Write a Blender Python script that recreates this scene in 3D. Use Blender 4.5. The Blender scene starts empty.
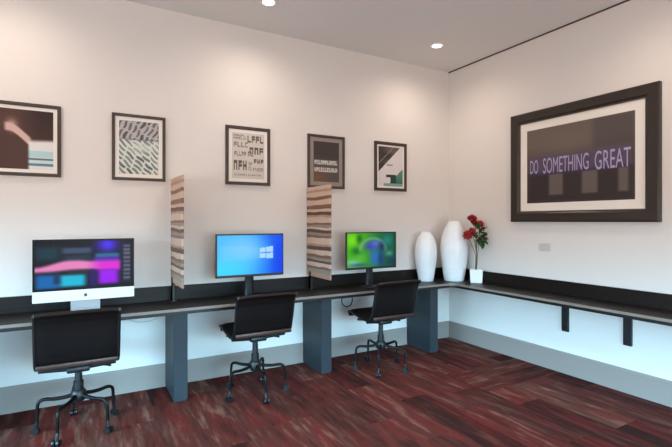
import bpy, bmesh, math, random
from mathutils import Vector, Matrix
PI = math.pi
random.seed(7)
S = bpy.context.scene
COL = S.collection

# ------------------------------------------------------------------ camera, world, exposure
cd = bpy.data.cameras.new('camera')
cd.sensor_width = 36.0
cd.lens = 445.0 / 672.0 * 36.0
cd.shift_y = -2.5 / 672.0
cd.clip_start = 0.02
cam = bpy.data.objects.new('camera', cd)
COL.objects.link(cam)
cam.location = (-3.974, -4.123, 1.442)
cam.rotation_euler = (PI / 2, 0, -math.radians(29.7))
S.camera = cam

S.view_settings.view_transform = 'Standard'
S.view_settings.look = 'None'
S.view_settings.exposure = 0.0
S.view_settings.gamma = 1.0
S.view_settings.use_curve_mapping = False

W = bpy.data.worlds.new('daylight')
S.world = W
W.use_nodes = True
bg = W.node_tree.nodes['Background']
# outdoors: a cool bright sky above a warm ground added to light ceiling and upper walls
wt_ = W.node_tree
_tc = wt_.nodes.new('ShaderNodeTexCoord')
_sx = wt_.nodes.new('ShaderNodeSeparateXYZ')
_mr = wt_.nodes.new('ShaderNodeMapRange')
_mr.interpolation_type = 'SMOOTHSTEP'
_mr.inputs['From Min'].default_value = 0.01
_mr.inputs['From Max'].default_value = 0.15
_mx = wt_.nodes.new('ShaderNodeMix')
_mx.data_type = 'RGBA'
_mx.inputs[6].default_value = (0.70, 0.61, 0.55, 1)      # ground
_mx.inputs[7].default_value = (2.1, 4.4, 5.9, 1)      # sky
wt_.links.new(_tc.outputs['Generated'], _sx.inputs[0])
wt_.links.new(_sx.outputs['Z'], _mr.inputs['Value'])
wt_.links.new(_mr.outputs['Result'], _mx.inputs[0])
wt_.links.new(_mx.outputs[2], bg.inputs[0])
bg.inputs[1].default_value = 7.0

DOWN_W = 29.0                 # watts of each recessed downlight
DOWN_COL = (1.0, 0.83, 0.70)
H = 3.294                       # room height
XL, YR = -8.2, -7.4           # left wall, rear wall

# ------------------------------------------------------------------ helpers
def s2l(c):
    return tuple(((v / 255.0) / 12.92 if v / 255.0 <= 0.04045 else ((v / 255.0 + 0.055) / 1.055) ** 2.4) for v in c)

def mat(name, rgb, rough=0.5, metal=0.0, spec=0.5, bump=None, vary=None):
    """Principled material with an optional procedural bump (scale, strength) and tone variation (scale, amount)."""
    m = bpy.data.materials.new(name)
    m.use_nodes = True
    nt = m.node_tree
    b = nt.nodes['Principled BSDF']
    c = s2l(rgb)
    b.inputs['Base Color'].default_value = (*c, 1)
    b.inputs['Roughness'].default_value = rough
    b.inputs['Metallic'].default_value = metal
    b.inputs['Specular IOR Level'].default_value = spec
    tc = nt.nodes.new('ShaderNodeTexCoord')
    if vary:
        n = nt.nodes.new('ShaderNodeTexNoise')
        n.inputs['Scale'].default_value = vary[0]
        n.inputs['Detail'].default_value = 4
        nt.links.new(tc.outputs['Object'], n.inputs['Vector'])
        r = nt.nodes.new('ShaderNodeValToRGB')
        r.color_ramp.elements[0].position = 0.3
        r.color_ramp.elements[1].position = 0.7
        k = vary[1]
        r.color_ramp.elements[0].color = (*[v * (1 - k) for v in c], 1)
        r.color_ramp.elements[1].color = (*[min(1, v * (1 + k)) for v in c], 1)
        nt.links.new(n.outputs['Fac'], r.inputs['Fac'])
        nt.links.new(r.outputs['Color'], b.inputs['Base Color'])
    if bump:
        n = nt.nodes.new('ShaderNodeTexNoise')
        n.inputs['Scale'].default_value = bump[0]
        n.inputs['Detail'].default_value = 3
        nt.links.new(tc.outputs['Object'], n.inputs['Vector'])
        bp = nt.nodes.new('ShaderNodeBump')
        bp.inputs['Strength'].default_value = bump[1]
        bp.inputs['Distance'].default_value = 0.01
        nt.links.new(n.outputs['Fac'], bp.inputs['Height'])
        nt.links.new(bp.outputs['Normal'], b.inputs['Normal'])
    return m

def add_box(bm, x0, x1, y0, y1, z0, z1, bevel=0.0, seg=2):
    r = bmesh.ops.create_cube(bm, size=1.0)
    vs = r['verts']
    bmesh.ops.scale(bm, vec=(x1 - x0, y1 - y0, z1 - z0), verts=vs)
    bmesh.ops.translate(bm, vec=((x0 + x1) / 2, (y0 + y1) / 2, (z0 + z1) / 2), verts=vs)
    if bevel > 0:
        es = list({e for v in vs for e in v.link_edges})
        bmesh.ops.bevel(bm, geom=es, offset=bevel, segments=seg, profile=0.5, affect='EDGES')

def add_tube(bm, pts, rad, n=10, closed=False):
    """Sweep a circle along a polyline; rad is a number or one per point."""
    pts = [Vector(p) for p in pts]
    rads = rad if isinstance(rad, (list, tuple)) else [rad] * len(pts)
    rings = []
    up = None
    N = len(pts)
    for i, p in enumerate(pts):
        if closed:
            t = (pts[(i + 1) % N] - pts[i - 1]).normalized()
        else:
            t = (pts[min(i + 1, N - 1)] - pts[max(i - 1, 0)]).normalized()
        if up is None:
            up = Vector((0, 0, 1)) if abs(t.z) < 0.9 else Vector((1, 0, 0))
        a = t.cross(up)
        if a.length < 1e-5:
            a = t.cross(Vector((0, 1, 0)))
        a.normalize()
        b = a.cross(t).normalized()
        up = b
        rings.append([bm.verts.new(p + (a * math.cos(2 * PI * k / n) + b * math.sin(2 * PI * k / n)) * rads[i]) for k in range(n)])
    M = N if closed else N - 1
    for i in range(M):
        r0, r1 = rings[i], rings[(i + 1) % N]
        for k in range(n):
            bm.faces.new((r0[k], r0[(k + 1) % n], r1[(k + 1) % n], r1[k]))
    if not closed:
        bm.faces.new(rings[0][::-1])
        bm.faces.new(rings[-1])

def add_lathe(bm, prof, n=40, centre=(0, 0, 0)):
    """Revolve (radius, z) pairs about z."""
    cx, cy, cz = centre
    rings = []
    for r, z in prof:
        if r < 1e-6:
            rings.append([bm.verts.new((cx, cy, cz + z))])
        else:
            rings.append([bm.verts.new((cx + r * math.cos(2 * PI * k / n), cy + r * math.sin(2 * PI * k / n), cz + z)) for k in range(n)])
    for a, b in zip(rings[:-1], rings[1:]):
        for k in range(n):
            k2 = (k + 1) % n
            if len(a) == 1 and len(b) == 1:
                continue
            if len(a) == 1:
                bm.faces.new((a[0], b[k2], b[k]))
            elif len(b) == 1:
                bm.faces.new((a[k], a[k2], b[0]))
            else:
                bm.faces.new((a[k], a[k2], b[k2], b[k]))

def add_prism(bm, poly, z0, z1):
    """Extrude a 2-D polygon (x, y) from z0 to z1."""
    lo = [bm.verts.new((x, y, z0)) for x, y in poly]
    hi = [bm.verts.new((x, y, z1)) for x, y in poly]
    bm.faces.new(lo[::-1])
    bm.faces.new(hi)
    n = len(poly)
    for i in range(n):
        bm.faces.new((lo[i], lo[(i + 1) % n], hi[(i + 1) % n], hi[i]))

def obj(name, bm, m, parent=None, smooth=False, bevel=None):
    bmesh.ops.recalc_face_normals(bm, faces=bm.faces)
    me = bpy.data.meshes.new(name)
    bm.to_mesh(me)
    bm.free()
    if m:
        me.materials.append(m)
    if smooth:
        for p in me.polygons:
            p.use_smooth = True
        try:
            me.set_sharp_from_angle(angle=math.radians(42))
        except Exception:
            pass
    o = bpy.data.objects.new(name, me)
    COL.objects.link(o)
    if parent:
        o.parent = parent
    if bevel:
        md = o.modifiers.new('bevel', 'BEVEL')
        md.width = bevel
        md.segments = 2
        md.limit_method = 'ANGLE'
    return o

def tag(o, label, cat, group=None):
    o['label'] = label
    o['category'] = cat
    if group:
        o['group'] = group
    return o

def thing(name, label, cat, loc=(0, 0, 0), rotz=0.0, group=None):
    o = bpy.data.objects.new(name, None)
    COL.objects.link(o)
    o.location = loc
    o.rotation_euler = (0, 0, rotz)
    o.empty_display_size = 0.1
    return tag(o, label, cat, group)

def struct(name, bm, m, parent=None, **k):
    o = obj(name, bm, m, parent, **k)
    o['kind'] = 'structure'
    return o

def sm(a, b, x):
    t = max(0.0, min(1.0, (x - a) / (b - a)))
    return t * t * (3 - 2 * t)

def sbox(x, y, x0, x1, y0, y1, e=0.03):
    return sm(x0 - e, x0 + e, x) * (1 - sm(x1 - e, x1 + e, x)) * sm(y0 - e, y0 + e, y) * (1 - sm(y1 - e, y1 + e, y))

def blob(x, y, cx, cy, rx, ry):
    return math.exp(-(((x - cx) / rx) ** 2 + ((y - cy) / ry) ** 2))

def mix(a, b, t):
    return tuple(p + (q - p) * t for p, q in zip(a, b))

def painted_sheet(name, w, h, nx, ny, func, m, parent, loc, rot=(0, 0, 0)):
    """A flat printed sheet (or a screen's pixels): a fine grid in its local xz plane, facing -y, the picture from func(u, v), v down."""
    me = bpy.data.meshes.new(name)
    vs, fs, cs = [], [], []
    for j in range(ny + 1):
        for i in range(nx + 1):
            u, v = i / nx, j / ny
            vs.append(((u - .5) * w, 0, (.5 - v) * h))
            cs.append((*s2l([max(0, min(255, q)) for q in func(u, v)]), 1.0))
    for j in range(ny):
        for i in range(nx):
            a = j * (nx + 1) + i
            fs.append((a, a + nx + 1, a + nx + 2, a + 1))
    me.from_pydata(vs, [], fs)
    at = me.color_attributes.new('picture', 'FLOAT_COLOR', 'POINT')
    at.data.foreach_set('color', [q for c in cs for q in c])
    me.materials.append(m)
    o = bpy.data.objects.new(name, me)
    COL.objects.link(o)
    o.parent = parent
    o.location = loc
    o.rotation_euler = rot
    return o

# ------------------------------------------------------------------ materials
M = {}
M['wall'] = mat('wall_paint', (226, 220, 215), 0.85, spec=0.2, bump=(90, .03), vary=(1.5, .01))
M['ceil'] = mat('ceiling_paint', (228, 226, 224), 0.9, spec=0.1, bump=(60, .02))
M['base'] = mat('baseboard_paint', (148, 137, 131), 0.5, spec=0.3)
M['gap'] = mat('shadow_gap_brown', (70, 60, 54), 0.8)
M['leg'] = mat('grey_laminate', (45, 52, 58), 0.5, spec=0.3, vary=(3, .05))
M['black'] = mat('black_steel', (22, 22, 24), 0.45, bump=(200, .05))
M['blackp'] = mat('black_plastic', (20, 20, 22), 0.4, bump=(300, .03))
M['bezel'] = mat('bezel_glass', (9, 9, 11), 0.3, spec=0.15)
M['leather'] = mat('black_leather', (13, 10, 10), 0.45, spec=0.3, bump=(180, .15))
M['chrome'] = mat('dark_chrome', (34, 32, 33), 0.4, 0.8)
M['bronze'] = mat('bronze_highlight', (78, 58, 52), 0.4, 0.6)  # brown highlight put into the colour of the chairs' lower bar
M['alu'] = mat('brushed_aluminium', (214, 215, 217), 0.35, 0.35, bump=(300, .02))
M['silverdark'] = mat('logo_grey', (70, 70, 74), 0.4)
M['keys'] = mat('key_white', (225, 225, 226), 0.5)
M['ceramic'] = mat('white_ceramic', (236, 238, 240), 0.3, bump=(25, .12), vary=(14, .03))
M['pot'] = mat('white_glazed_pot', (240, 240, 240), 0.25)
M['soil'] = mat('soil', (58, 44, 34), 0.95, bump=(60, .6), vary=(40, .3))
M['stem'] = mat('stem_green', (66, 84, 48), 0.6, vary=(30, .2))
M['leaf'] = mat('leaf_green', (52, 76, 36), 0.5, vary=(40, .3))
M['red'] = mat('red_petal', (160, 26, 24), 0.55, vary=(30, .2))
M['pink'] = mat('pale_red_petal', (176, 52, 52), 0.55, vary=(30, .2))
M['frame'] = mat('dark_frame_wood', (64, 52, 45), 0.4, vary=(12, .12))
M['bigframe'] = mat('espresso_frame_wood', (44, 34, 28), 0.35, vary=(10, .12))
M['mat'] = mat('mat_board', (236, 230, 222), 0.9, spec=0.1, bump=(300, .03))
M['neon'] = mat('lettering_lilac', (172, 160, 198), 0.7)
M['plate'] = mat('wall_plate_plastic', (204, 199, 195), 0.4)
M['white'] = mat('white_plastic', (235, 235, 235), 0.4)
M['cablew'] = mat('pale_cable', (168, 186, 192), 0.5)
M['grey_frame'] = mat('window_frame_grey', (150, 152, 155), 0.5)

def picture_mat(name, emit=0.0, rough=0.6):
    m = bpy.data.materials.new(name)
    m.use_nodes = True
    nt = m.node_tree
    b = nt.nodes['Principled BSDF']
    a = nt.nodes.new('ShaderNodeVertexColor')
    a.layer_name = 'picture'
    b.inputs['Roughness'].default_value = rough
    b.inputs['Specular IOR Level'].default_value = 0.3
    if emit:
        b.inputs['Specular IOR Level'].default_value = 0.08
        b.inputs['Base Color'].default_value = (0.01, 0.01, 0.01, 1)
        nt.links.new(a.outputs['Color'], b.inputs['Emission Color'])
        b.inputs['Emission Strength'].default_value = emit
    else:
        nt.links.new(a.outputs['Color'], b.inputs['Base Color'])
    return m
M['print'] = picture_mat('printed_paper')
M['screen'] = picture_mat('lit_screen', 1.1, 0.25)

def lamp_mat(name, col, strength):
    m = bpy.data.materials.new(name)
    m.use_nodes = True
    b = m.node_tree.nodes['Principled BSDF']
    b.inputs['Emission Color'].default_value = (*col, 1)
    b.inputs['Emission Strength'].default_value = strength
    return m
M['lamp'] = lamp_mat('downlight_lens', (1.0, 0.9, 0.78), 6.0)

# dark wood-look laminate of the worktop
def wood_mat():
    m = bpy.data.materials.new('dark_wood_laminate')
    m.use_nodes = True
    nt = m.node_tree
    b = nt.nodes['Principled BSDF']
    tc = nt.nodes.new('ShaderNodeTexCoord')
    mp = nt.nodes.new('ShaderNodeMapping')
    mp.inputs['Scale'].default_value = (1.2, 30, 30)
    n = nt.nodes.new('ShaderNodeTexNoise')
    n.inputs['Scale'].default_value = 2.0
    n.inputs['Detail'].default_value = 6
    r = nt.nodes.new('ShaderNodeValToRGB')
    r.color_ramp.elements[0].position = 0.3
    r.color_ramp.elements[1].position = 0.75
    r.color_ramp.elements[0].color = (*s2l((14, 10, 8)), 1)
    r.color_ramp.elements[1].color = (*s2l((36, 26, 21)), 1)
    nt.links.new(tc.outputs['Object'], mp.inputs['Vector'])
    nt.links.new(mp.outputs[0], n.inputs['Vector'])
    nt.links.new(n.outputs['Fac'], r.inputs['Fac'])
    nt.links.new(r.outputs[0], b.inputs['Base Color'])
    b.inputs['Roughness'].default_value = 0.42
    b.inputs['Specular IOR Level'].default_value = 0.25
    return m
M['wood'] = wood_mat()
M['edge'] = mat('edge_band_taupe', (140, 127, 115), 0.4, vary=(8, .06))

# striped resin screen
def stripe_mat():
    m = bpy.data.materials.new('banded_veneer')
    m.use_nodes = True
    nt = m.node_tree
    b = nt.nodes['Principled BSDF']
    tc = nt.nodes.new('ShaderNodeTexCoord')
    mp = nt.nodes.new('ShaderNodeMapping')
    mp.inputs['Scale'].default_value = (1.5, 1.5, 5)
    n = nt.nodes.new('ShaderNodeTexNoise')
    n.inputs['Scale'].default_value = 2.2
    n.inputs['Detail'].default_value = 2
    sx = nt.nodes.new('ShaderNodeSeparateXYZ')
    nt.links.new(tc.outputs['Object'], mp.inputs['Vector'])
    nt.links.new(mp.outputs[0], n.inputs['Vector'])
    nt.links.new(tc.outputs['Object'], sx.inputs[0])
    ma = nt.nodes.new('ShaderNodeMath'); ma.operation = 'MULTIPLY_ADD'
    ma.inputs[1].default_value = 0.035
    nt.links.new(n.outputs['Fac'], ma.inputs[0])
    nt.links.new(sx.outputs['Z'], ma.inputs[2])
    sb = nt.nodes.new('ShaderNodeMath'); sb.operation = 'SUBTRACT'
    sb.inputs[1].default_value = 0.0175
    nt.links.new(ma.outputs[0], sb.inputs[0])
    dv = nt.nodes.new('ShaderNodeMath'); dv.operation = 'DIVIDE'
    dv.inputs[1].default_value = 0.89
    nt.links.new(sb.outputs[0], dv.inputs[0])
    r = nt.nodes.new('ShaderNodeValToRGB')
    cr = r.color_ramp
    cr.interpolation = 'CONSTANT'
    cream, tan, brown, dark, grey = (198, 170, 150), (168, 132, 110), (120, 78, 60), (78, 50, 42), (136, 126, 110)
    seq = [(0, tan), (.05, grey), (.09, brown), (.115, cream), (.16, dark), (.185, grey), (.215, brown), (.25, cream),
           (.30, dark), (.345, tan), (.37, cream), (.43, brown), (.46, grey), (.49, dark), (.52, cream), (.55, grey),
           (.575, brown), (.60, cream), (.66, tan), (.68, dark), (.715, cream), (.745, brown), (.79, cream), (.85, brown),
           (.885, cream), (.93, tan), (.96, cream)]
    while len(cr.elements) > 1:
        cr.elements.remove(cr.elements[-1])
    cr.elements[0].position = 0
    cr.elements[0].color = (*s2l(seq[0][1]), 1)
    for p, c in seq[1:]:
        e = cr.elements.new(p)
        e.color = (*s2l(c), 1)
    nt.links.new(dv.outputs[0], r.inputs['Fac'])
    nt.links.new(r.outputs[0], b.inputs['Base Color'])
    b.inputs['Roughness'].default_value = 0.4
    return m
M['stripe'] = stripe_mat()

# carpet planks: 25 cm x 1 m tiles, random tone, fine streaks along each tile
def carpet_mat():
    m = bpy.data.materials.new('carpet_planks')
    m.use_nodes = True
    nt = m.node_tree
    L = nt.links.new
    b = nt.nodes['Principled BSDF']
    b.inputs['Roughness'].default_value = 0.95
    b.inputs['Specular IOR Level'].default_value = 0.1
    tc = nt.nodes.new('ShaderNodeTexCoord')
    sx = nt.nodes.new('ShaderNodeSeparateXYZ')
    L(tc.outputs['Object'], sx.inputs[0])

    def math_(op, a, c=None, d=None):
        n = nt.nodes.new('ShaderNodeMath')
        n.operation = op
        for i, q in enumerate((a, c, d)):
            if q is None:
                continue
            if isinstance(q, (int, float)):
                n.inputs[i].default_value = q
            else:
                L(q, n.inputs[i])
        return n.outputs[0]

    def comb(x, y, z=0.0):
        n = nt.nodes.new('ShaderNodeCombineXYZ')
        for i, q in enumerate((x, y, z)):
            if isinstance(q, (int, float)):
                n.inputs[i].default_value = q
            else:
                L(q, n.inputs[i])
        return n.outputs[0]

    def white(vec):
        n = nt.nodes.new('ShaderNodeTexWhiteNoise')
        n.noise_dimensions = '3D'
        L(vec, n.inputs['Vector'])
        return n.outputs['Value']

    def noise(vec, scale, detail=2.0, rough=0.5):
        n = nt.nodes.new('ShaderNodeTexNoise')
        n.inputs['Scale'].default_value = scale
        n.inputs['Detail'].default_value = detail
        n.inputs['Roughness'].default_value = rough
        L(vec, n.inputs['Vector'])
        return n.outputs['Fac']

    def ramp(fac, stops, interp='LINEAR'):
        r = nt.nodes.new('ShaderNodeValToRGB')
        cr = r.color_ramp
        cr.interpolation = interp
        cr.elements[0].position, cr.elements[0].color = stops[0][0], (*s2l(stops[0][1]), 1)
        cr.elements[1].position, cr.elements[1].color = stops[-1][0], (*s2l(stops[-1][1]), 1)
        for p, c in stops[1:-1]:
            e = cr.elements.new(p)
            e.color = (*s2l(c), 1)
        L(fac, r.inputs['Fac'])
        return r.outputs[0]

    def mixc(f, a, c):
        n = nt.nodes.new('ShaderNodeMix')
        n.data_type = 'RGBA'
        L(f, n.inputs[0]); L(a, n.inputs[6]); L(c, n.inputs[7])
        return n.outputs[2]

    def layer(along, across, seed):
        row = math_('FLOOR', math_('DIVIDE', across, 0.25))
        off = white(comb(row, seed))
        cell = math_('FLOOR', math_('ADD', math_('DIVIDE', along, 1.0), off))
        rnd = white(comb(row, cell, seed + 3.0))
        shift = math_('MULTIPLY', rnd, 37.0)
        streak = noise(comb(math_('MULTIPLY', across, 17.0), math_('ADD', math_('MULTIPLY', along, 2.4), shift), rnd), 1.0, 3.0, 0.62)
        broad = noise(comb(math_('MULTIPLY', across, 9.0), math_('ADD', math_('MULTIPLY', along, 1.6), shift), rnd), 1.0, 2.0)
        basec = ramp(rnd, [(0.0, (54, 32, 29)), (0.3, (84, 44, 40)), (0.55, (88, 56, 50)), (0.75, (96, 43, 40)), (1.0, (104, 76, 66))])
        redf = ramp(broad, [(0.42, (0, 0, 0)), (0.72, (255, 255, 255))])
        c1 = mixc(math_('MULTIPLY', redf, 0.75), basec, ramp(rnd, [(0, (116, 38, 36)), (1, (120, 50, 42))]))
        darkf = ramp(streak, [(0.30, (255, 255, 255)), (0.47, (0, 0, 0))])
        c2 = mixc(math_('MULTIPLY', darkf, 0.7), c1, ramp(rnd, [(0, (44, 24, 23)), (1, (57, 32, 26))]))
        litf = ramp(streak, [(0.53, (0, 0, 0)), (0.70, (255, 255, 255))])
        c3 = mixc(math_('MULTIPLY', litf, math_('MULTIPLY_ADD', rnd, 0.6, 0.3)), c2, ramp(rnd, [(0, (122, 84, 72)), (1, (154, 120, 102))]))
        return c3, white(comb(row, cell, seed + 9.0))
    x, y = sx.outputs['X'], sx.outputs['Y']
    ca, _ = layer(y, x, 1.0)
    cb, _ = layer(x, y, 5.0)
    # some 1 m squares are laid crosswise
    pick = white(comb(math_('FLOOR', math_('DIVIDE', x, 1.0)), math_('FLOOR', math_('DIVIDE', y, 0.5)), 2.0))
    sel = math_('GREATER_THAN', pick, 0.80)
    col = mixc(sel, ca, cb)
    pile = noise(tc.outputs['Object'], 260.0, 2.0)
    hs = nt.nodes.new('ShaderNodeHueSaturation')
    L(col, hs.inputs['Color'])
    L(math_('MULTIPLY_ADD', pile, 1.0, 0.48), hs.inputs['Value'])
    L(hs.outputs[0], b.inputs['Base Color'])
    bp = nt.nodes.new('ShaderNodeBump')
    bp.inputs['Strength'].default_value = 0.4
    bp.inputs['Distance'].default_value = 0.004
    L(pile, bp.inputs['Height'])
    L(bp.outputs[0], b.inputs['Normal'])
    return m
M['carpet'] = carpet_mat()

# ------------------------------------------------------------------ the room
bm = bmesh.new(); add_box(bm, XL - .15, .15, YR - .15, .15, -.1, 0); struct('floor', bm, M['carpet'])
bm = bmesh.new(); add_box(bm, XL - .15, .15, YR - .15, .15, H, H + .1); struct('ceiling', bm, M['ceil'])
bm = bmesh.new(); add_box(bm, XL - .15, .15, 0, .15, 0, H); struct('wall_back', bm, M['wall'])
bm = bmesh.new(); add_box(bm, 0, .15, YR - .15, 0, 0, H); struct('wall_right', bm, M['wall'])
# rear and left walls stand behind the viewer; unseen windows added and sized to balance the daylight
WZ0, WZ1 = 0.12, 2.05
bm = bmesh.new()
add_box(bm, XL, 0, YR - .15, YR, 0, WZ0)
add_box(bm, XL, 0, YR - .15, YR, WZ1, H)
add_box(bm, XL, -4.8, YR - .15, YR, WZ0, WZ1)
add_box(bm, -.4, 0, YR - .15, YR, WZ0, WZ1)
struct('wall_rear', bm, M['wall'])
bm = bmesh.new()
add_box(bm, XL - .15, XL, YR, 0, 0, WZ0)
add_box(bm, XL - .15, XL, YR, 0, WZ1, H)
add_box(bm, XL - .15, XL, YR, YR + .5, WZ0, WZ1)
add_box(bm, XL - .15, XL, -1.0, 0, WZ0, WZ1)
struct('wall_left', bm, M['wall'])
def window(name, along, a0, a1, fixed, n):
    bm = bmesh.new()
    def bar(p0, p1, z0, z1):
        if along == 'x':
            add_box(bm, p0, p1, fixed - .05, fixed + .0, z0, z1)
        else:
            add_box(bm, fixed - .05, fixed + .0, p0, p1, z0, z1)
    bar(a0, a1, WZ0, WZ0 + .06); bar(a0, a1, WZ1 - .06, WZ1)
    for i in range(n + 1):
        c = a0 + (a1 - a0) * i / n
        bar(max(a0, c - .03), min(a1, c + .03), WZ0, WZ1)
    struct(name, bm, M['grey_frame'])
window('window_1', 'x', -4.8, -.4, YR - .05, 4)
window('window_2', 'y', YR + .5, -1.0, XL - .05, 4)
def portal(name, loc, rot, sx, sy):
    l = bpy.data.lights.new(name, 'AREA')
    l.shape = 'RECTANGLE'; l.size = sx; l.size_y = sy
    l.cycles.is_portal = True
    o = bpy.data.objects.new(name, l)
    o.location = loc; o.rotation_euler = rot
    COL.objects.link(o)
portal('window_daylight', (-2.6, YR - .12, (WZ0 + WZ1) / 2), (PI / 2, 0, 0), 4.4, WZ1 - WZ0)
portal('window_daylight', (XL - .12, (YR + .5 - 1.0) / 2, (WZ0 + WZ1) / 2), (PI / 2, 0, -PI / 2), -YR - 1.5, WZ1 - WZ0)

# baseboards: a flat 20 cm board with a small eased top
def baseboard(name, prof_along, a0, a1):
    bm = bmesh.new()
    prof = [(0, 0), (-.016, 0), (-.016, .188), (-.010, .2), (0, .2)]
    r0, r1 = [], []
    for d, z in prof:
        if prof_along == 'x':
            r0.append(bm.verts.new((a0, d, z))); r1.append(bm.verts.new((a1, d, z)))
        else:
            r0.append(bm.verts.new((d, a0, z))); r1.append(bm.verts.new((d, a1, z)))
    n = len(prof)
    for i in range(n):
        bm.faces.new((r0[i], r0[(i + 1) % n], r1[(i + 1) % n], r1[i]))
    bm.faces.new(r0); bm.faces.new(r1[::-1])
    struct(name, bm, M['base'])
baseboard('baseboard_back', 'x', XL, 0)
baseboard('baseboard_right', 'y', YR, -.016)
# dark strip painted as the shade of the gap between ceiling and right wall
bm = bmesh.new(); add_box(bm, -.012, 0, YR, 0, H - .010, H); struct('shadow_gap_strip_1', bm, M['gap'])

# ------------------------------------------------------------------ recessed downlights
def downlight(x, y, label):
    t = thing('downlight', label, 'ceiling light', (x, y, H), 0, 'recessed ceiling downlights')
    bm = bmesh.new()
    add_lathe(bm, [(.050, 0), (.050, -.004), (.056, -.008), (.070, -.008), (.075, -.004), (.075, 0), (.050, 0)], 36)
    obj('trim_ring', bm, M['white'], t, smooth=True)
    bm = bmesh.new()
    add_lathe(bm, [(0, -.0055), (.035, -.0055), (.0505, -.004), (.0505, -.001), (0, -.001)], 32)
    obj('lens', bm, M['lamp'], t, smooth=True)
    l = bpy.data.lights.new('downlight_lamp', 'SPOT')
    l.energy = DOWN_W
    l.color = DOWN_COL
    l.spot_size = math.radians(165)
    l.spot_blend = 1.0
    l.shadow_soft_size = 0.05
    o = bpy.data.objects.new('downlight_lamp', l)
    o.location = (0, 0, -.03)
    o.parent = t
    COL.objects.link(o)
downlight(-.72, -.571, 'recessed round ceiling downlight nearest the corner of the room')
downlight(-2.605, -.571, 'recessed round ceiling downlight above the middle framed print')
downlight(-4.49, -.571, 'recessed round ceiling downlight above the leftmost framed print')
downlight(-.72, -2.46, 'recessed round ceiling downlight above the large framed picture')
downlight(-2.605, -2.46, 'recessed round ceiling downlight in the middle of the room ahead')
downlight(-4.49, -2.46, 'recessed round ceiling downlight over the left of the room')
downlight(-.72, -4.35, 'recessed round ceiling downlight near the right wall behind the viewer')
downlight(-2.605, -4.35, 'recessed round ceiling downlight beside the viewer')

# ------------------------------------------------------------------ worktop
WT = 0.75
REST = WT + .0012      # things standing on the worktop
FY, FX = -.46, -.385       # front edges of the two wings
XA, YB = -5.3, -3.7        # far ends
def front_line(d):
    """front edge polyline, pushed out by d, with a rounded inner corner"""
    r = 0.07 - d * .5
    fx, fy = FX - d, FY - d
    pts = [(XA, fy), (fx - r, fy)]
    for k in range(1, 8):
        a = PI / 2 - k / 8 * PI / 2
        pts.append((fx - r + r * math.cos(a), fy - r + r * math.sin(a)))
    pts += [(fx, fy - r), (fx, YB)]
    return pts
def l_shape(d):
    return front_line(d) + [(-.002, YB), (-.002, -.002), (XA, -.002)]
wt = thing('worktop', 'long dark wood L-shaped worktop running along both walls', 'worktop', (0, 0, 0))
bm = bmesh.new(); add_prism(bm, l_shape(0), .728, WT); obj('top', bm, M['wood'], wt)
bm = bmesh.new()
add_prism(bm, front_line(.003) + front_line(0)[::-1], .728, WT - .0002)
eb = obj('edge_band', bm, M['edge'], wt); eb['label'] = 'pale taupe edge strip'
bm = bmesh.new(); add_prism(bm, l_shape(-.012), .700, .728); obj('sub_frame', bm, M['blackp'], wt)
bm = bmesh.new()
add_prism(bm, [(XA, -.022), (-.022, -.022), (-.022, YB), (-.001, YB), (-.001, -.001), (XA, -.001)], WT, .873)
obj('backsplash', bm, M['wood'], wt)

for x, lab in ((-4.675, 'unseen grey slab leg added left of the leftmost chair to shade the wall'),  # unseen leg, added to block window light from the wall's left end
               (-3.345, 'grey slab leg under the worktop, beside the leftmost chair'),
               (-2.02, 'grey slab leg under the worktop, between middle and right chairs'),
               (-.68, 'grey slab leg under the worktop near the room corner')):
    bm = bmesh.new()
    add_box(bm, 0, .108, -.425, -.018, .012, .7, .003, 1)
    add_box(bm, .008, .100, -.415, -.022, 0, .014)          # recessed foot
    o = obj('support_leg', bm, M['leg'])
    o.location = (x, 0, 0)
    tag(o, lab, 'table leg', 'slab legs carrying the worktop')

# shelf brackets below the right wing
for y, lab in ((-1.546, 'black steel bracket on right wall, farther from the viewer'),
               (-2.10, 'black steel bracket on right wall, nearer to the viewer')):
    t = thing('shelf_bracket', lab, 'bracket', (0, y, .7), 0, 'brackets under the right worktop')
    bm = bmesh.new(); add_box(bm, -.022, -.001, -.034, .034, -.30, -.001, .003, 1); obj('wall_arm', bm, M['black'], t)
    bm = bmesh.new(); add_box(bm, -.30, -.022, -.025, .025, -.016, -.001, .002, 1); obj('shelf_arm', bm, M['black'], t)
    for z in (-.06, -.26):
        bm = bmesh.new()
        bmesh.ops.create_cone(bm, cap_ends=True, segments=12, radius1=.008, radius2=.006, depth=.006,
                              matrix=Matrix.Translation((-.0245, 0, z)) @ Matrix.Rotation(-PI / 2, 4, 'Y'))
        obj('screw', bm, M['chrome'], t)

# ------------------------------------------------------------------ striped screens between the work places
def screen_panel(x, label, dz):
    t = thing('divider_screen', label, 'divider', (x, -.27, REST), 0, 'striped dividers on the worktop')
    bm = bmesh.new(); add_box(bm, -.009, .009, -.245, .245, 0, .89, .002, 1)
    p = obj('panel', bm, M['stripe'], t); p.location = (0, 0, .128 + dz)
    for y in (.17,):
        bm = bmesh.new()
        add_box(bm, -.03, .03, y - .035, y + .035, 0, .008, .002, 1)
        add_box(bm, -.0145, -.0095, y - .02, y + .02, .006, .17 + dz)
        add_box(bm, .0095, .0145, y - .02, y + .02, .006, .17 + dz)
        add_box(bm, -.0145, .0145, y - .02, y + .02, .006, .127 + dz)
        obj('bracket', bm, M['black'], t)
screen_panel(-3.292, 'tall striped brown divider seen nearly edge on, left of middle monitor', .035)
screen_panel(-1.972, 'striped brown and cream divider beside the rightmost monitor', .012)

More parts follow.
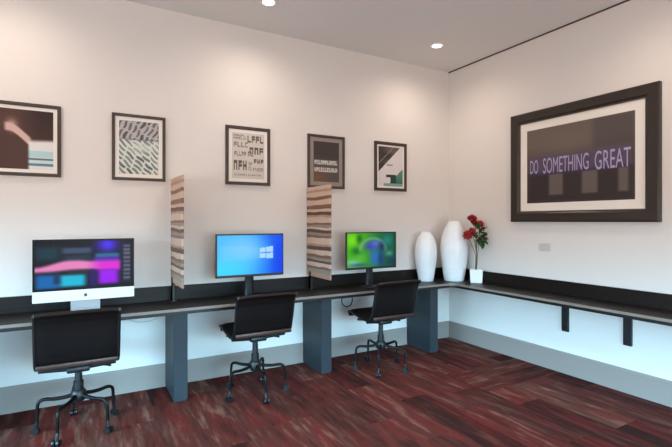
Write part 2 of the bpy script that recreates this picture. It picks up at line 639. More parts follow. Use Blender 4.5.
# ------------------------------------------------------------------ screens
def imac_picture(u, v):
    c = (5, 6, 20)
    c = mix(c, (8, 52, 66), .9 * sbox(u, v, .0, .24, .12, .40, .07))
    c = mix(c, (64, 84, 116), .85 * sbox(u, v, .26, .56, .14, .27, .04))
    c = mix(c, (24, 60, 76), .8 * sbox(u, v, .28, .56, .30, .40, .05))
    c = mix(c, (74, 42, 240), .95 * blob(u, v, .73, .08, .12, .20))
    c = mix(c, (44, 120, 150), .85 * sbox(u, v, .60, .86, .28, .37, .03))
    c = mix(c, (84, 44, 190), .8 * sbox(u, v, .58, .86, .36, .48, .04))
    c = mix(c, (8, 100, 176), .95 * sbox(u, v, .0, .24, .70, 1.0, .06))
    c = mix(c, (20, 182, 214), .97 * sbox(u, v, .24, .50, .72, .97, .05))
    c = mix(c, (8, 40, 70), .8 * sbox(u, v, .18, .24, .66, .9, .03))
    top = .54 - .13 * sm(0, .34, u) + .03 * sm(.4, .6, u)
    bot = .645 - .03 * sm(.1, .4, u) + .04 * sm(.52, .7, u)
    band = sm(top - .05, top + .05, v) * (1 - sm(bot - .05, bot + .05, v)) * (1 - sm(.84, .90, u))
    c = mix(c, mix((226, 130, 186), (216, 36, 206), sm(.48, .70, u)), .97 * band)
    c = mix(c, (60, 70, 60), .5 * sbox(u, v, .32, .54, .64, .70, .03))
    c = mix(c, (152, 6, 236), .97 * sbox(u, v, .63, .85, .64, .95, .05))
    c = mix(c, (36, 12, 110), .85 * sbox(u, v, .54, .61, .62, 1.0, .03))
    c = mix(c, (40, 46, 72), .6 * sbox(u, v, .89, .985, .06, .94, .02))
    if .905 < u < .975 and .10 < v < .90:
        c = mix(c, (110, 116, 134), .7 if (v * 11) % 1 < .5 else .2)
    return c
def blue_picture(u, v):
    c = mix((64, 178, 248), (10, 92, 232), sm(.35, .95, u))
    c = mix(c, (128, 196, 250), .75 * blob(u, v, .40, .35, .35, .35))
    c = mix(c, (60, 214, 250), .8 * blob(u, v, .12, .85, .35, .30))
    c = mix(c, (0, 58, 226), .9 * sm(.72, 1.0, u))
    c = mix(c, (16, 96, 226), .5 * sm(.55, .95, u) * sm(.4, 0, v))
    # the four bright panes, in perspective, and their beam of light
    for (x0, x1) in ((.635, .725), (.737, .84)):
        k0, k1 = (x0 - .635) / .2, (x1 - .635) / .2
        if x0 <= u <= x1:
            k = (u - .635) / .2
            t_, b_ = .34 - .05 * k, .585 + .03 * k
            mid = (t_ + b_) / 2
            if t_ < v < mid - .012 or mid + .012 < v < b_:
                c = mix(c, (186, 222, 252), .85)
    beam = sbox(u, v, .05, .64, .32 - .1 * (0.64 - u), .60 + .1 * (.64 - u), .05)
    return mix(c, (150, 212, 252), .22 * beam)
def parrot_picture(u, v):
    c = mix((64, 170, 18), (18, 84, 62), sm(.2, .85, u))
    c = mix(c, (122, 214, 10), .9 * blob(u, v, .10, .20, .14, .22))
    c = mix(c, (16, 84, 34), .85 * blob(u, v, .24, .16, .06, .14))
    c = mix(c, (18, 92, 40), .85 * blob(u, v, .18, .52, .10, .12))
    c = mix(c, (84, 170, 60), .7 * blob(u, v, .26, .70, .10, .08))
    arc = abs(math.hypot((u - .52) * 1.3, (v - .50)) - .34)
    c = mix(c, (150, 190, 160), .45 * (1 - sm(.02, .07, arc)) * (1 - sm(.45, .60, v)) * (1 - sm(.75, .9, u)))
    c = mix(c, (140, 184, 206), .7 * blob(u, v, .10, .86, .16, .10))
    c = mix(c, (36, 60, 150), .7 * blob(u, v, .24, .93, .2, .06))
    c = mix(c, (58, 58, 176), .95 * blob(u, v, .47, .38, .13, .15))
    c = mix(c, (92, 104, 206), .85 * blob(u, v, .58, .30, .10, .09))
    c = mix(c, (28, 26, 90), .9 * blob(u, v, .70, .40, .06, .13))
    c = mix(c, (40, 100, 190), .95 * blob(u, v, .56, .72, .11, .26))
    c = mix(c, (24, 50, 120), .85 * blob(u, v, .68, .78, .06, .24))
    c = mix(c, (30, 130, 120), .8 * blob(u, v, .82, .22, .10, .16))
    c = mix(c, (120, 170, 170), .6 * blob(u, v, .86, .62, .08, .08))
    c = mix(c, (20, 40, 90), .6 * blob(u, v, .92, .86, .12, .14))
    return mix(c, (8, 36, 28), .5 * sm(.92, 1.0, u))

# all-in-one computer with an aluminium chin
t = thing('desktop_computer', 'silver all-in-one computer with pink and purple wallpaper', 'computer', (-3.951, -.24, REST))
wd, z0, z1, ch = .674, .092, .556, .082
bm = bmesh.new()
# housing: thin rim, bulging towards the back
def rrect(w, h, cz, r, y, n=5):
    out = []
    for qx, qz, a0 in ((1, 1, 0), (-1, 1, 90), (-1, -1, 180), (1, -1, 270)):
        for k in range(n + 1):
            a = math.radians(a0 + 90 * k / n)
            out.append((qx * (w / 2 - r) + r * math.cos(a), y, cz + qz * (h / 2 - r) + r * math.sin(a)))
    return out
czc, hh = (z0 + z1) / 2, z1 - z0
loops = [rrect(wd, hh, czc, .012, -.008), rrect(wd, hh, czc, .012, -.003), rrect(wd * .9, hh * .88, czc, .03, .014), rrect(wd * .5, hh * .5, czc, .05, .034)]
rings = [[bm.verts.new(p) for p in l] for l in loops]
for a, b in zip(rings[:-1], rings[1:]):
    for k in range(len(a)):
        bm.faces.new((a[k], a[(k + 1) % len(a)], b[(k + 1) % len(a)], b[k]))
bm.faces.new(rings[0]); bm.faces.new(rings[-1][::-1])
obj('housing', bm, M['alu'], t, smooth=True)
bm = bmesh.new(); add_box(bm, -wd / 2 + .001, wd / 2 - .001, -.0105, -.008, z0 + ch, z1 - .001, .001, 1)
bz = obj('bezel', bm, M['bezel'], t); bz['label'] = 'black glass border'
painted_sheet('screen', wd - .032, hh - ch - .032, 110, 62, imac_picture, M['screen'], t, (0, -.0115, (z0 + ch + z1) / 2))
bm = bmesh.new(); add_box(bm, -wd / 2 + .001, wd / 2 - .001, -.0105, -.008, z0 + .001, z0 + ch - .001, .001, 1)
chn = obj('chin', bm, M['white'], t); chn['label'] = 'white aluminium strip below the screen'
# small fruit emblem on the chin: a heart-bottomed disc with a bite and a leaf
bm = bmesh.new()
def disc(cx, cz, r, sx=1.0, skip=None):
    pts = []
    for k in range(28):
        a = 2 * PI * k / 28
        x, z = cx + r * sx * math.cos(a), cz + r * math.sin(a)
        if skip:
            dx, dz = x - skip[0], z - skip[1]
            dd = math.hypot(dx, dz)
            if dd < skip[2]:
                ang = math.atan2(dz, dx)
                x, z = skip[0] + skip[2] * math.cos(ang) , skip[1] + skip[2] * math.sin(ang)
                x = min(x, skip[0] - skip[2] * .45)
        pts.append(bm.verts.new((x, -.0112, z)))
    bm.faces.new(pts)
disc(0, 0, .0125, .95, (.0165, .002, .0075))
leafp = [(.0005, .0138), (.003, .0195), (.0065, .021), (.0055, .016)]
bm.faces.new([bm.verts.new((x, -.0112, z)) for x, z in leafp])
lg = obj('emblem', bm, M['silverdark'], chn); lg.location = (0, 0, z0 + ch / 2 - .002); lg['label'] = 'small grey fruit emblem'
# bent sheet stand
bm = bmesh.new()
prof = [(-.060, 0), (.085, 0), (.098, .006), (.100, .018), (.028, .30), (.020, .30), (.090, .022), (.082, .009), (-.060, .007)]
lo = [bm.verts.new((-.10, y, z)) for y, z in prof]
hi = [bm.verts.new((.10, y, z)) for y, z in prof]
bm.faces.new(lo); bm.faces.new(hi[::-1])
for i in range(len(prof)):
    bm.faces.new((lo[i], lo[(i + 1) % len(prof)], hi[(i + 1) % len(prof)], hi[i]))
obj('stand', bm, M['alu'], t)

# keyboard and mouse in front of it
k = thing('keyboard', 'slim silver keyboard lying in front of the all-in-one computer', 'keyboard', (-3.945, -.362, REST), 0)
bm = bmesh.new(); add_box(bm, -.205, .205, -.055, .055, 0, .010, .003, 2); obj('tray', bm, M['alu'], k)
bm = bmesh.new()
for j in range(5):
    for i in range(14):
        if j == 0 and 4 <= i <= 8:
            if i == 4:
                add_box(bm, -.198 + 4 * .0284, -.198 + 9 * .0284 - .003, -.05, -.033, .009, .013)
            continue
        add_box(bm, -.198 + i * .0284, -.198 + (i + 1) * .0284 - .003, -.05 + j * .0203, -.05 + j * .0203 + .017, .009, .013)
obj('keys', bm, M['keys'], k)

# flat monitors on round-based stands
def monitor(loc, label, pic, name='screen'):
    t = thing('monitor', label, 'monitor', loc, 0, 'black flat monitors on the worktop')
    w, h, b0 = .632, .385, .190
    bm = bmesh.new()
    add_box(bm, -w / 2, w / 2, -.010, .012, b0, b0 + h, .004, 2)
    add_box(bm, -w * .32, w * .32, .010, .030, b0 + .06, b0 + h - .07, .008, 2)
    obj('housing', bm, M['blackp'], t)
    painted_sheet('screen', w - .022, h - .034, 100, 60, pic, M['screen'], t, (0, -.0112, b0 + h / 2 + .005))
    bm = bmesh.new()
    add_tube(bm, [(0, .045, .006), (0, .045, .10), (0, .040, .20), (0, .032, .26)], [.026, .024, .024, .03], 14)
    bmesh.ops.scale(bm, vec=(1.7, 1, 1), verts=bm.verts)
    obj('neck', bm, M['blackp'], t, smooth=True)
    bm = bmesh.new()
    add_lathe(bm, [(0, 0), (.118, 0), (.120, .004), (.112, .010), (.03, .016), (0, .016)], 40)
    o = obj('base', bm, M['blackp'], t, smooth=True); o.location = (0, .03, 0); o.scale = (1, .85, 1)
monitor((-2.652, -.25, REST), 'black monitor showing a bright blue desktop', blue_picture)
monitor((-1.335, -.25, REST), 'black monitor showing a green and blue picture', parrot_picture)

# ------------------------------------------------------------------ office chairs
CP = {}
def chair_profile(sh, th):
    """side profile of the shell (y forward, z up) from front lip to top of the back"""
    p = [(.210, sh - .022), (.225, sh + .004), (.210, sh + .022), (.17, sh + .026), (.08, sh + .010), (-.02, sh - .006), (-.10, sh - .012)]
    n = len(p)
    p += [(-.15, sh - .002), (-.192, sh + .036), (-.215, sh + .10)]
    q = th - sh
    p += [(-.235, sh + .5 * q), (-.255, sh + .75 * q), (-.275, th - .03), (-.288, th - .008), (-.305, th), (-.320, th - .010)]
    return p, n

def catmull(pts, sub=4):
    out = []
    P = [Vector((0, *p)) for p in pts]
    for i in range(len(P) - 1):
        a, b, c, d = P[max(i - 1, 0)], P[i], P[i + 1], P[min(i + 2, len(P) - 1)]
        for k in range(sub):
            t = k / sub
            out.append(.5 * ((2 * b) + (c - a) * t + (2 * a - 5 * b + 4 * c - d) * t * t + (3 * b - a - 3 * c + d) * t ** 3))
    out.append(P[-1])
    return out

def shell(bm, line, w, th, ribs=True):
    """upholstered sheet: profile line swept across width with quilted cross channels and rounded sides"""
    nx = 12
    acc = 0.0
    L = [0.0]
    for a, b in zip(line[:-1], line[1:]):
        acc += (b - a).length
        L.append(acc)
    top, bot = [], []
    for i, p in enumerate(line):
        t = (line[min(i + 1, len(line) - 1)] - line[max(i - 1, 0)]).normalized()
        n = Vector((0, -t.z, t.y))      # to the sitter's side or its opposite
        puff = (.5 + .5 * abs(math.sin(PI * L[i] / .047))) if ribs else 1.0
        rt, rb = [], []
        for j in range(nx + 1):
            s = -1 + 2 * j / nx
            e = math.sqrt(max(0.0, 1 - abs(s) ** 8))
            h = th * (.35 + .65 * e) * (.72 + .28 * puff) / 2
            rt.append(bm.verts.new((s * w / 2, p.y + n.y * h, p.z + n.z * h)))
            rb.append(bm.verts.new((s * w / 2, p.y - n.y * h, p.z - n.z * h)))
        top.append(rt); bot.append(rb)
    for i in range(len(line) - 1):
        for j in range(nx):
            bm.faces.new((top[i][j], top[i][j + 1], top[i + 1][j + 1], top[i + 1][j]))
            bm.faces.new((bot[i][j + 1], bot[i][j], bot[i + 1][j], bot[i + 1][j + 1]))
        bm.faces.new((top[i][0], top[i + 1][0], bot[i + 1][0], bot[i][0]))
        bm.faces.new((top[i + 1][nx], top[i][nx], bot[i][nx], bot[i + 1][nx]))
    bm.faces.new(top[0][::-1] + bot[0])
    bm.faces.new(top[-1] + bot[-1][::-1])

def chair(loc, rz, sh, th, spin, label):
    t = thing('office_chair', label, 'chair', loc, rz, 'black office chairs at the worktop')
    prof, n = chair_profile(sh, th)
    line = catmull(prof, 4)
    cut = (n) * 4
    w = .495
    bm = bmesh.new(); shell(bm, line[:cut + 1], w - .03, .034); obj('seat', bm, M['leather'], t, smooth=True)
    bm = bmesh.new(); shell(bm, line[cut + 1:], w - .03, .034); obj('backrest', bm, M['leather'], t, smooth=True)
    # metal side rails following the profile
    for s in (-1, 1):
        bm = bmesh.new()
        add_tube(bm, [(s * (w / 2 - .010), p.y, p.z) for p in line[6:-4]], .011, 8)
        obj('side_rail', bm, M['blackp'], t, smooth=True)
    bm = bmesh.new()
    p = line[cut + 3]
    add_box(bm, -w / 2 + .012, w / 2 - .012, p.y - .040, p.y - .024, p.z - .020, p.z + .012, .006, 2)  # bar stands in for the brown highlight on the back's lower curve
    o = obj('highlight_bar', bm, M['bronze'], t, smooth=True); o['label'] = 'bronze-toned bar painted as the highlight across the bottom of the back'
    # mechanism under the seat
    bm = bmesh.new()
    add_box(bm, -.07, .07, -.10, .10, sh - .075, sh - .035, .012, 2)
    add_tube(bm, [(-w / 2 + .02, .06, sh - .03), (-.05, .03, sh - .055), (.05, .03, sh - .055), (w / 2 - .02, .06, sh - .03)], .012, 8)
    add_tube(bm, [(-w / 2 + .02, -.10, sh - .032), (-.05, -.06, sh - .055), (.05, -.06, sh - .055), (w / 2 - .02, -.10, sh - .032)], .012, 8)
    obj('mechanism', bm, M['black'], t, smooth=True)
    bm = bmesh.new()
    add_tube(bm, [(.06, .0, sh - .058), (.13, -.02, sh - .060), (.20, -.05, sh - .070)], [.005, .005, .007], 8)
    obj('height_lever', bm, M['chrome'], t, smooth=True)
    bm = bmesh.new()
    add_tube(bm, [(0, 0, .22), (0, 0, .33), (0, 0, .331), (0, 0, sh - .07)], [.032, .032, .024, .022], 16)
    obj('gas_column', bm, M['black'], t, smooth=True)
    # five arched legs, each with a swivel caster
    bm = bmesh.new()
    add_lathe(bm, [(0, .195), (.040, .195), (.048, .21), (.046, .262), (.034, .275), (0, .275)], 24)
    obj('hub', bm, M['black'], t, smooth=True)
    for i in range(5):
        a = math.radians(90 + 72 * i) + spin
        ca, sa = math.cos(a), math.sin(a)
        def P(r, z, off=0.0):
            return (r * ca - off * sa, r * sa + off * ca, z)
        bm = bmesh.new()
        arc = catmull([(r, z) for r, z in ((.02, .242), (.08, .226), (.15, .222), (.205, .226), (.238, .210), (.247, .165), (.248, .078))], 3)
        add_tube(bm, [P(q.y, q.z) for q in arc], [.014 - .004 * j / len(arc) for j in range(len(arc))], 10)
        leg = obj('leg', bm, M['chrome'], t, smooth=True)
        bm = bmesh.new()
        d = Vector((-sa, ca, 0))
        for s in (-1, 1):
            c0 = Vector(P(.258, .023)) + d * (s * .014)
            bmesh.ops.create_cone(bm, cap_ends=True, segments=20, radius1=.023, radius2=.023, depth=.015,
                                  matrix=Matrix.Translation(c0) @ d.to_track_quat('Z', 'Y').to_matrix().to_4x4())
        add_tube(bm, [P(.248, .085), P(.252, .055), P(.260, .030)], [.010, .012, .008], 10)
        obj('caster', bm, M['blackp'], leg, smooth=True)
    return t
chair((-3.996, -.54, 0), 0, .488, .856, math.radians(8), 'black office chair in front of the all-in-one computer')
chair((-2.712, -.54, 0), 0, .525, .858, math.radians(36), 'black office chair in front of the blue monitor')
chair((-1.438, -.56, 0), 0, .525, .875, math.radians(-4), 'black office chair nearest the room corner')

# ------------------------------------------------------------------ cables under the worktop
bm = bmesh.new()
pts = [(-3.66, -.30, .699), (-3.655, -.30, .67), (-3.60, -.30, .645), (-3.52, -.30, .640), (-3.44, -.30, .660), (-3.38, -.30, .685), (-3.365, -.30, .699)]
add_tube(bm, pts, .0035, 8)
tag(obj('cable', bm, M['cablew'], smooth=True), 'pale cable sagging under the worktop beside the leftmost chair', 'cable')
bm = bmesh.new()
pts = [(-1.755, -.36, .699), (-1.765, -.36, .66), (-1.755, -.36, .62), (-1.71, -.36, .595), (-1.66, -.36, .605), (-1.64, -.36, .65), (-1.645, -.36, .699)]
add_tube(bm, pts, .006, 8)
tag(obj('cable', bm, M['blackp'], smooth=True), 'black cable loop hanging under the worktop by the rightmost chair', 'cable')

# ------------------------------------------------------------------ vases and flowers in the corner
def vase(loc, prof, label):
    bm = bmesh.new()
    line = catmull(prof, 4)
    outer = [(p.y, max(p.z, 0.0)) for p in line]
    inner = [(max(r - .008, .004), z) for r, z in outer[::-1] if z > .02]
    add_lathe(bm, [(0, 0)] + outer + inner + [(0, .02)], 48)
    o = obj('vase', bm, M['ceramic'], smooth=True)
    o.location = loc
    return tag(o, label, 'vase', 'white ceramic vases in the corner')
vase((-.515, -.160, REST), [(.080, 0), (.086, .01), (.104, .12), (.122, .24), (.127, .33), (.118, .42), (.090, .50), (.060, .545), (.050, .565)],
     'shorter white egg-shaped ceramic vase standing left of the taller vase')
vase((-.205, -.295, REST), [(.108, 0), (.114, .01), (.135, .14), (.152, .28), (.156, .38), (.146, .48), (.116, .58), (.080, .65), (.062, .69)],
     'taller white egg-shaped ceramic vase beside the red flowers')

pl = thing('potted_flowers', 'red flowers in a small square white pot in the corner', 'flowers', (-.124, -.555, REST))
bm = bmesh.new()
def sq(h, z):
    return [bm.verts.new((a * h * 1.414, b * h * 1.414, z)) for a, b in ((0, -1), (1, 0), (0, 1), (-1, 0))]
rs = [sq(.062, 0), sq(.069, .150), sq(.062, .150), sq(.059, .122)]
bm.faces.new(rs[0][::-1]); bm.faces.new(rs[-1])
for a, b in zip(rs[:-1], rs[1:]):
    for q in range(4):
        bm.faces.new((a[q], a[(q + 1) % 4], b[(q + 1) % 4], b[q]))
obj('pot', bm, M['pot'], pl, bevel=.004)
bm = bmesh.new(); add_prism(bm, [(0, -.081), (.081, 0), (0, .081), (-.081, 0)], .118, .134); obj('soil', bm, M['soil'], pl)
RV = Vector((.8686, -.4955, 0)); FV = Vector((.4955, .8686, 0))
def at(r, f, z):
    v = RV * r + FV * f
    return Vector((v.x, v.y, z))
def bloom(c, rad, m, axis):
    bm = bmesh.new()
    for ring, (cnt, rr, tilt, ln) in enumerate(((5, .20, 1.25, .62), (6, .38, .95, .8), (7, .50, .55, .95), (8, .55, .15, 1.0))):
        for i in range(cnt):
            a = 2 * PI * (i + .37 * ring) / cnt + random.uniform(-.15, .15)
            grid = []
            for v in range(5):
                row = []
                tv = v / 4
                for u in range(5):
                    s = -1 + u / 2
                    wdt = .62 * math.sin(PI * (.15 + .75 * tv)) * (ln)
                    # petal in local radial frame, cupped
                    r = rr * .35 + ln * tv * math.cos(tilt) * .85
                    z = ln * tv * math.sin(tilt) * .8 + .18 * s * s + .10 * tv * tv - .12 * ring
                    x = s * wdt * .62
                    row.append(bm.verts.new(((r * math.cos(a) - x * math.sin(a)) * rad, (r * math.sin(a) + x * math.cos(a)) * rad, z * rad)))
                grid.append(row)
            for v in range(4):
                for u in range(4):
                    bm.faces.new((grid[v][u], grid[v][u + 1], grid[v + 1][u + 1], grid[v + 1][u]))
    o = obj('bloom', bm, m, pl, smooth=True)
    md = o.modifiers.new('thickness', 'SOLIDIFY'); md.thickness = .0012
    o.location = c
    o.rotation_euler = Vector(axis).to_track_quat('Z', 'Y').to_euler()
    return o
BL = [(-.045, -.01, .715, .058, 'red', (-.2, -.6, .6)), (.042, -.01, .655, .056, 'red', (.5, -.4, .6)), (-.100, -.02, .535, .055, 'pink', (-.6, -.6, .3)),
      (.000, .03, .66, .050, 'red', (0, -.5, .7)), (-.052, -.03, .575, .046, 'pink', (-.2, -.8, .3))]
for r, f_, z, rad, m, ax in BL:
    c = at(r, f_, z)
    b_ = bloom(c, rad, M[m], ax)
    bm = bmesh.new()
    add_tube(bm, [at(r * .1, f_ * .1, .125), at(r * .15 + .01, f_ * .3, .30), at(r * .55 + .012, f_ * .7, z - .14), c - Vector(ax).normalized() * .01], .0035, 7)
    obj('stem', bm, M['stem'], pl, smooth=True)
def leaf(c, d, ln, wd_):
    bm = bmesh.new()
    d = Vector(d).normalized()
    s = d.cross(Vector((0, 0, 1))).normalized()
    n = s.cross(d)
    grid = []
    for i in range(7):
        q = i / 6
        ww = wd_ * math.sin(PI * min(1, q * .96 + .03)) ** .8
        cpt = Vector(c) + d * (ln * q) - n * (ln * .25 * q * q)
        grid.append([bm.verts.new(cpt + s * (ww * k) + n * (abs(k) * ww * .25)) for k in (-1, -.5, 0, .5, 1)])
    for a, b in zip(grid[:-1], grid[1:]):
        for k in range(4):
            bm.faces.new((a[k], a[k + 1], b[k + 1], b[k]))
    o = obj('leaf', bm, M['leaf'], pl, smooth=True)
    md = o.modifiers.new('thickness', 'SOLIDIFY'); md.thickness = .001
for r, f_, z, dr, df, dz, ln, w_ in ((.03, -.03, .56, .2, -.5, .7, .09, .026), (.045, -.03, .50, .3, -.6, .6, .10, .030), (.01, -.03, .60, -.1, -.4, .8, .08, .024), (.06, -.02, .53, .3, -.5, -.5, .08, .026),
                                    (.02, -.04, .50, -.1, -.6, -.5, .08, .028), (.05, -.03, .58, .35, -.5, .5, .08, .026), (-.01, -.03, .50, -.3, -.5, .5, .08, .024), (.035, -.035, .47, .1, -.6, -.6, .09, .028), (.02, 0, .50, .8, -.5, -.2, .09, .028), (.01, -.01, .47, .3, -.9, -.4, .10, .030), (.02, .0, .55, .9, -.2, .1, .085, .026),
                                    (-.01, 0, .56, -.3, -.9, .0, .09, .028), (.0, .02, .60, .7, -.6, .1, .08, .026), (.015, 0, .44, .7, -.7, -.3, .08, .028),
                                    (.0, 0, .53, -.9, -.3, .0, .08, .024), (.02, .01, .61, .9, .2, -.2, .075, .024), (.01, -.01, .50, .5, -.8, .2, .10, .03),
                                    (.005, 0, .42, .9, -.2, .2, .08, .024), (.03, -.02, .47, .6, -.8, -.1, .10, .034), (.03, -.02, .53, -.2, -.9, .2, .10, .034),
                                    (.05, .0, .50, .5, -.8, .1, .09, .034), (.02, -.02, .60, .2, -.9, .1, .09, .032), (.05, -.01, .57, .3, -.8, -.2, .09, .032), (.0, -.02, .46, .1, -.9, .3, .09, .03), (.06, 0, .45, -.3, -.9, .2, .08, .03)):
    dv = RV * dr + FV * df
    leaf(at(r, f_, z), (dv.x, dv.y, dz), ln * 1.15, w_ * 1.2)

# ------------------------------------------------------------------ framed prints
def rect_frame(bm, w, h, b, d, lip=0.0):
    """mitred rectangular moulding in the xz plane, outer size w x h, face width b, depth d towards -y"""
    prof = [(0, 0), (0, -d * .85), (b * .12, -d), (b * .8, -d * .94), (b, -d * .6), (b, 0)]
    rings = []
    for o_, y in prof:
        x, z = w / 2 - o_, h / 2 - o_
        rings.append([bm.verts.new(q) for q in ((-x, y, -z), (x, y, -z), (x, y, z), (-x, y, z))])
    n = len(rings)
    for i in range(n):
        a, b2 = rings[i], rings[(i + 1) % n]
        for k_ in range(4):
            bm.faces.new((a[k_], a[(k_ + 1) % 4], b2[(k_ + 1) % 4], b2[k_]))

def framed(name, loc, rz, w, h, fb, fd, mb, label, pic, nx, ny, fm, group=None, mtw=None):
    t = thing(name, label, 'picture', loc, rz, group)
    bm = bmesh.new(); rect_frame(bm, w, h, fb, fd); obj('frame', bm, fm, t)
    iw, ih = w - 2 * fb, h - 2 * fb
    bm = bmesh.new(); add_box(bm, -iw / 2 - .004, iw / 2 + .004, -fd * .42, -.001, -ih / 2 - .004, ih / 2 + .004)
    obj('mat_board', bm, mtw or M['mat'], t)
    painted_sheet('print', iw - 2 * mb, ih - 2 * mb, nx, ny, pic, M['print'], t, (0, -fd * .42 - .001, 0))
    return t

def art_arm(u, v):
    c = mix((80, 54, 48), (50, 35, 32), sm(.3, .8, u) * (1 - v))
    c = mix(c, (84, 60, 56), .5 * blob(u, v, .35, .75, .3, .3))
    # pale forearm reaching from the upper left to a white sleeve
    cy = .30 + .30 * sm(.15, .75, u)
    th = .075 + .02 * u
    c = mix(c, (214, 180, 172), .95 * (1 - sm(th * .6, th * 1.1, abs(v - cy))) * sm(.06, .14, u) * (1 - sm(.52, .62, u)))
    c = mix(c, (206, 170, 162), .8 * blob(u, v, .22, .27, .10, .10))
    sl = sm(.50, .56, u) * sm(.50 - .04 * u, .58 - .04 * u, v)
    stripe = (224, 222, 218)
    if .68 < v < .80: stripe = (176, 208, 212)
    if .80 < v < .84: stripe = (96, 112, 122)
    if .84 < v < .89: stripe = (200, 216, 218)
    if .89 < v < .94: stripe = (90, 130, 146)
    c = mix(c, stripe, sl)
    return c
def art_hatch(u, v):
    def strokes(a, b, seed):
        """short brush strokes on a staggered grid: a across them, b along them"""
        row = math.floor(a)
        b += .37 * row + .3 * math.sin(row * 2.4 + seed)
        a += .12 * math.sin(5 * b + row)
        row = math.floor(a)
        r = random.Random(int(row) * 57 + int(math.floor(b)) * 13 + seed)
        w = .10 + .16 * r.random()
        w *= .5 + .5 * math.sin(PI * (b - math.floor(b)))
        da, db = abs(a - row - .5), abs(b - math.floor(b) - .5)
        return (1 - sm(w, w + .16, da)) * (1 - sm(.38, .47, db)) * (.65 + .35 * r.random())
    if v < .36:
        k = strokes((u * 7.0 + v * 5.2), (v * 5.6 - u * .6), 3)
        c = mix((182, 178, 176), (84, 80, 80), k)
        return mix(c, (120, 116, 116), .5 * sm(.31, .36, v))
    k = strokes((v * 9.5 - u * 6.2) , (u * 3.2 + v * 2.2), 8)
    k *= 1 - .75 * blob(u, v, .60, .50, .38, .12)
    return mix((212, 216, 206), (84, 96, 98), k)
def glyph(u, v, seed, cols, rows):
    """illegible little letter-like strokes on a grid cell"""
    i, j = int(u * cols), int(v * rows)
    a, b = u * cols - i, v * rows - j
    r = random.Random(seed * 997 + i * 31 + j * 7)
    kind = r.randint(0, 4)
    if a < .1 or a > .9 or b < .1 or b > .9: return 0
    st = 0
    if a < .34: st = 1
    if kind in (0, 2) and a > .66: st = 1
    if kind in (1, 2, 3) and b < .34: st = 1
    if kind in (0, 3) and .4 < b < .62: st = 1
    if kind in (1, 4) and b > .7: st = 1
    return st
def art_type(u, v):
    c = (206, 198, 190)
    ink = (88, 78, 73)
    blocks = [(.04, .42, .04, .16, 5, 2, .55), (.04, .50, .19, .33, 4, 1, .6), (.46, .98, .03, .22, 4, 1, .85), (.52, .98, .28, .48, 3, 1, 1), (.06, .44, .40, .52, 5, 1, .7),
              (.48, .66, .38, .52, 2, 1, .8), (.66, .98, .54, .68, 3, 1, .95), (.04, .46, .58, .84, 3, 1, .95), (.50, .62, .62, .82, 2, 2, .5), (.64, .98, .74, .84, 6, 1, .55), (.06, .9, .89, .94, 14, 1, .5)]
    for n_, (x0, x1, y0, y1, cc, rr, op) in enumerate(blocks):
        if x0 <= u < x1 and y0 <= v < y1:
            if glyph((u - x0) / (x1 - x0), (v - y0) / (y1 - y0), n_ + 1, cc, rr):
                return mix(c, ink, op)
    return c
def art_dark(u, v):
    c = mix((66, 56, 52), (84, 74, 70), sm(.3, .6, v))
    c = mix(c, (126, 80, 52), .75 * blob(u, v, .15, .92, .35, .16))
    for y0, y1, n_ in ((.46, .58, 21), (.64, .76, 22)):
        if y0 <= v < y1 and .03 < u < .93:
            c = mix(c, (176, 168, 162), .55)
            if glyph((u - .03) / .9, (v - y0) / (y1 - y0), n_, 11, 1):
                c = (206, 200, 194)
    return c
def art_diag(u, v):
    c = (216, 208, 206)
    if u * .9 + v * 1.25 < .80:
        c = mix((62, 54, 52), (96, 86, 80), sm(.2, .7, u + .2 * math.sin(20 * v)))
        if abs(u * .9 + v * 1.25 - .55) < .02: c = (130, 122, 116)
    if .32 < u < .58 and .44 < v < .48: c = (150, 140, 140)
    if u * 1.0 + v * 1.4 > 1.75 and v > .56:
        c = mix((78, 132, 112), (58, 96, 84), sm(.7, 1, v))
    if .30 < u < .72 and .70 < v < .77 or .48 < u < .72 and .77 <= v < .92:
        c = (44, 62, 58)
    if v > .93 and u > .2: c = (124, 160, 146)
    return c
GR = 'small framed prints on the back wall'
zc, fh = 2.063, .556
M['matdark'] = mat('taupe_mat_board', (150, 138, 130), 0.9, spec=0.1)
framed('framed_picture', (-4.340, 0, zc), 0, .444, fh, .026, .022, .026, 'framed photo print of a pale reaching arm, leftmost on back wall', art_arm, 70, 90, M['frame'], GR)
framed('framed_picture', (-3.552, 0, zc), 0, .418, fh, .024, .022, .030, 'framed print covered in grey slanted brush strokes', art_hatch, 110, 140, M['frame'], GR)
framed('framed_picture', (-2.593, 0, zc), 0, .440, fh, .030, .022, .030, 'framed typographic print of small dark lettering blocks', art_type, 120, 150, M['frame'], GR)
framed('framed_picture', (-1.743, 0, zc), 0, .440, fh, .026, .022, .042, 'framed dark brown print with two pale lines across it', art_dark, 100, 130, M['frame'], GR, M['matdark'])
framed('framed_picture', (-.906, 0, zc), 0, .450, fh, .034, .022, .020, 'framed print with a pale diagonal band and green corner', art_diag, 100, 130, M['frame'], GR)

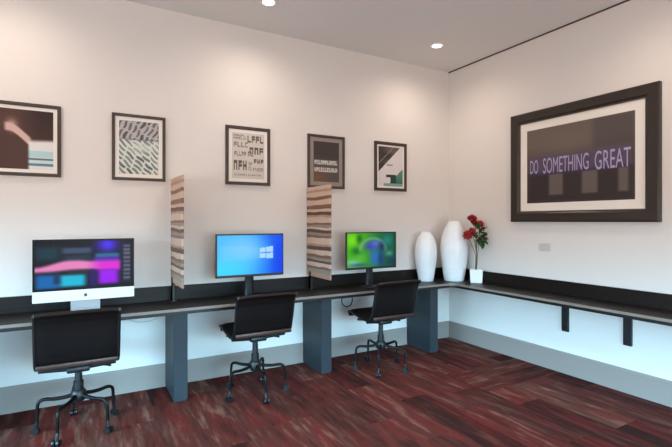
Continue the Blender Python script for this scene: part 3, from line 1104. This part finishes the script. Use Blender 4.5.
# large framed picture on the right wall
def art_neon(u, v):
    c = mix((104, 92, 84), (80, 69, 66), sm(.2, .5, v))
    c = mix(c, (120, 106, 94), .5 * blob(u, v, .42, .22, .3, .2))
    c = mix(c, (74, 66, 68), .6 * sbox(u, v, .66, 1, 0, .36, .04))
    c = mix(c, (44, 36, 38), .75 * sbox(u, v, 0, 1, .60, 1.0, .06))
    for x0, x1 in ((.24, .38), (.56, .70), (.87, .95)):
        c = mix(c, (116, 106, 100), .75 * sbox(u, v, x0, x1, .62, .90, .015))
    c = mix(c, (86, 74, 116), .55 * sbox(u, v, .05, .97, .38, .60, .05))
    c = mix(c, (60, 48, 92), .6 * sbox(u, v, .0, 1.0, .60, .63, .015))
    return c
bw, bh = 1.398, 1.110
big = framed('framed_picture', (0, -1.649, 1.989), PI / 2 * -1, bw, bh, .105, .045, .082,
             'large dark framed picture reading DO SOMETHING GREAT on right wall', art_neon, 120, 90, M['bigframe'])
bm = bmesh.new(); rect_frame(bm, bw - .19, bh - .19, .014, .034)
obj('inner_moulding', bm, M['frame'], big)
def lettering(txt, x0, x1, zc_, hgt):
    cu = bpy.data.curves.new('lettering', 'FONT')
    cu.body = txt
    cu.extrude = 0.0
    o = bpy.data.objects.new('lettering_curve', cu)
    COL.objects.link(o)
    bpy.context.view_layer.update()
    me = bpy.data.meshes.new_from_object(o.evaluated_get(bpy.context.evaluated_depsgraph_get()))
    bpy.data.objects.remove(o)
    xs = [v.co.x for v in me.vertices]; ys = [v.co.y for v in me.vertices]
    for v in me.vertices:
        v.co = Vector((x0 + (v.co.x - min(xs)) / (max(xs) - min(xs)) * (x1 - x0), -.0210, zc_ + ((v.co.y - min(ys)) / (max(ys) - min(ys)) - .5) * hgt))
    me.materials.clear(); me.materials.append(M['neon'])
    me.name = 'lettering'
    r = bpy.data.objects.new('lettering', me)
    COL.objects.link(r)
    r.parent = big
    r['label'] = 'lilac words ' + txt
lettering('DO', -.475, -.385, -.005, .135)
lettering('SOMETHING', -.330, .125, -.005, .150)
lettering('GREAT', .180, .480, -.010, .165)

# blank plate on the right wall
pt = thing('wall_plate', 'small grey outlet plate below the large framed picture', 'outlet', (0, -1.327, 1.185), -PI / 2)
bm = bmesh.new(); add_box(bm, -.062, .062, -.008, -.0005, -.038, .038, .003, 2); obj('cover', bm, M['plate'], pt)
for x in (-.03, .03):
    bm = bmesh.new(); add_box(bm, x - .017, x + .017, -.0095, -.0075, -.022, .022, .001, 1); obj('socket', bm, M['plate'], pt)
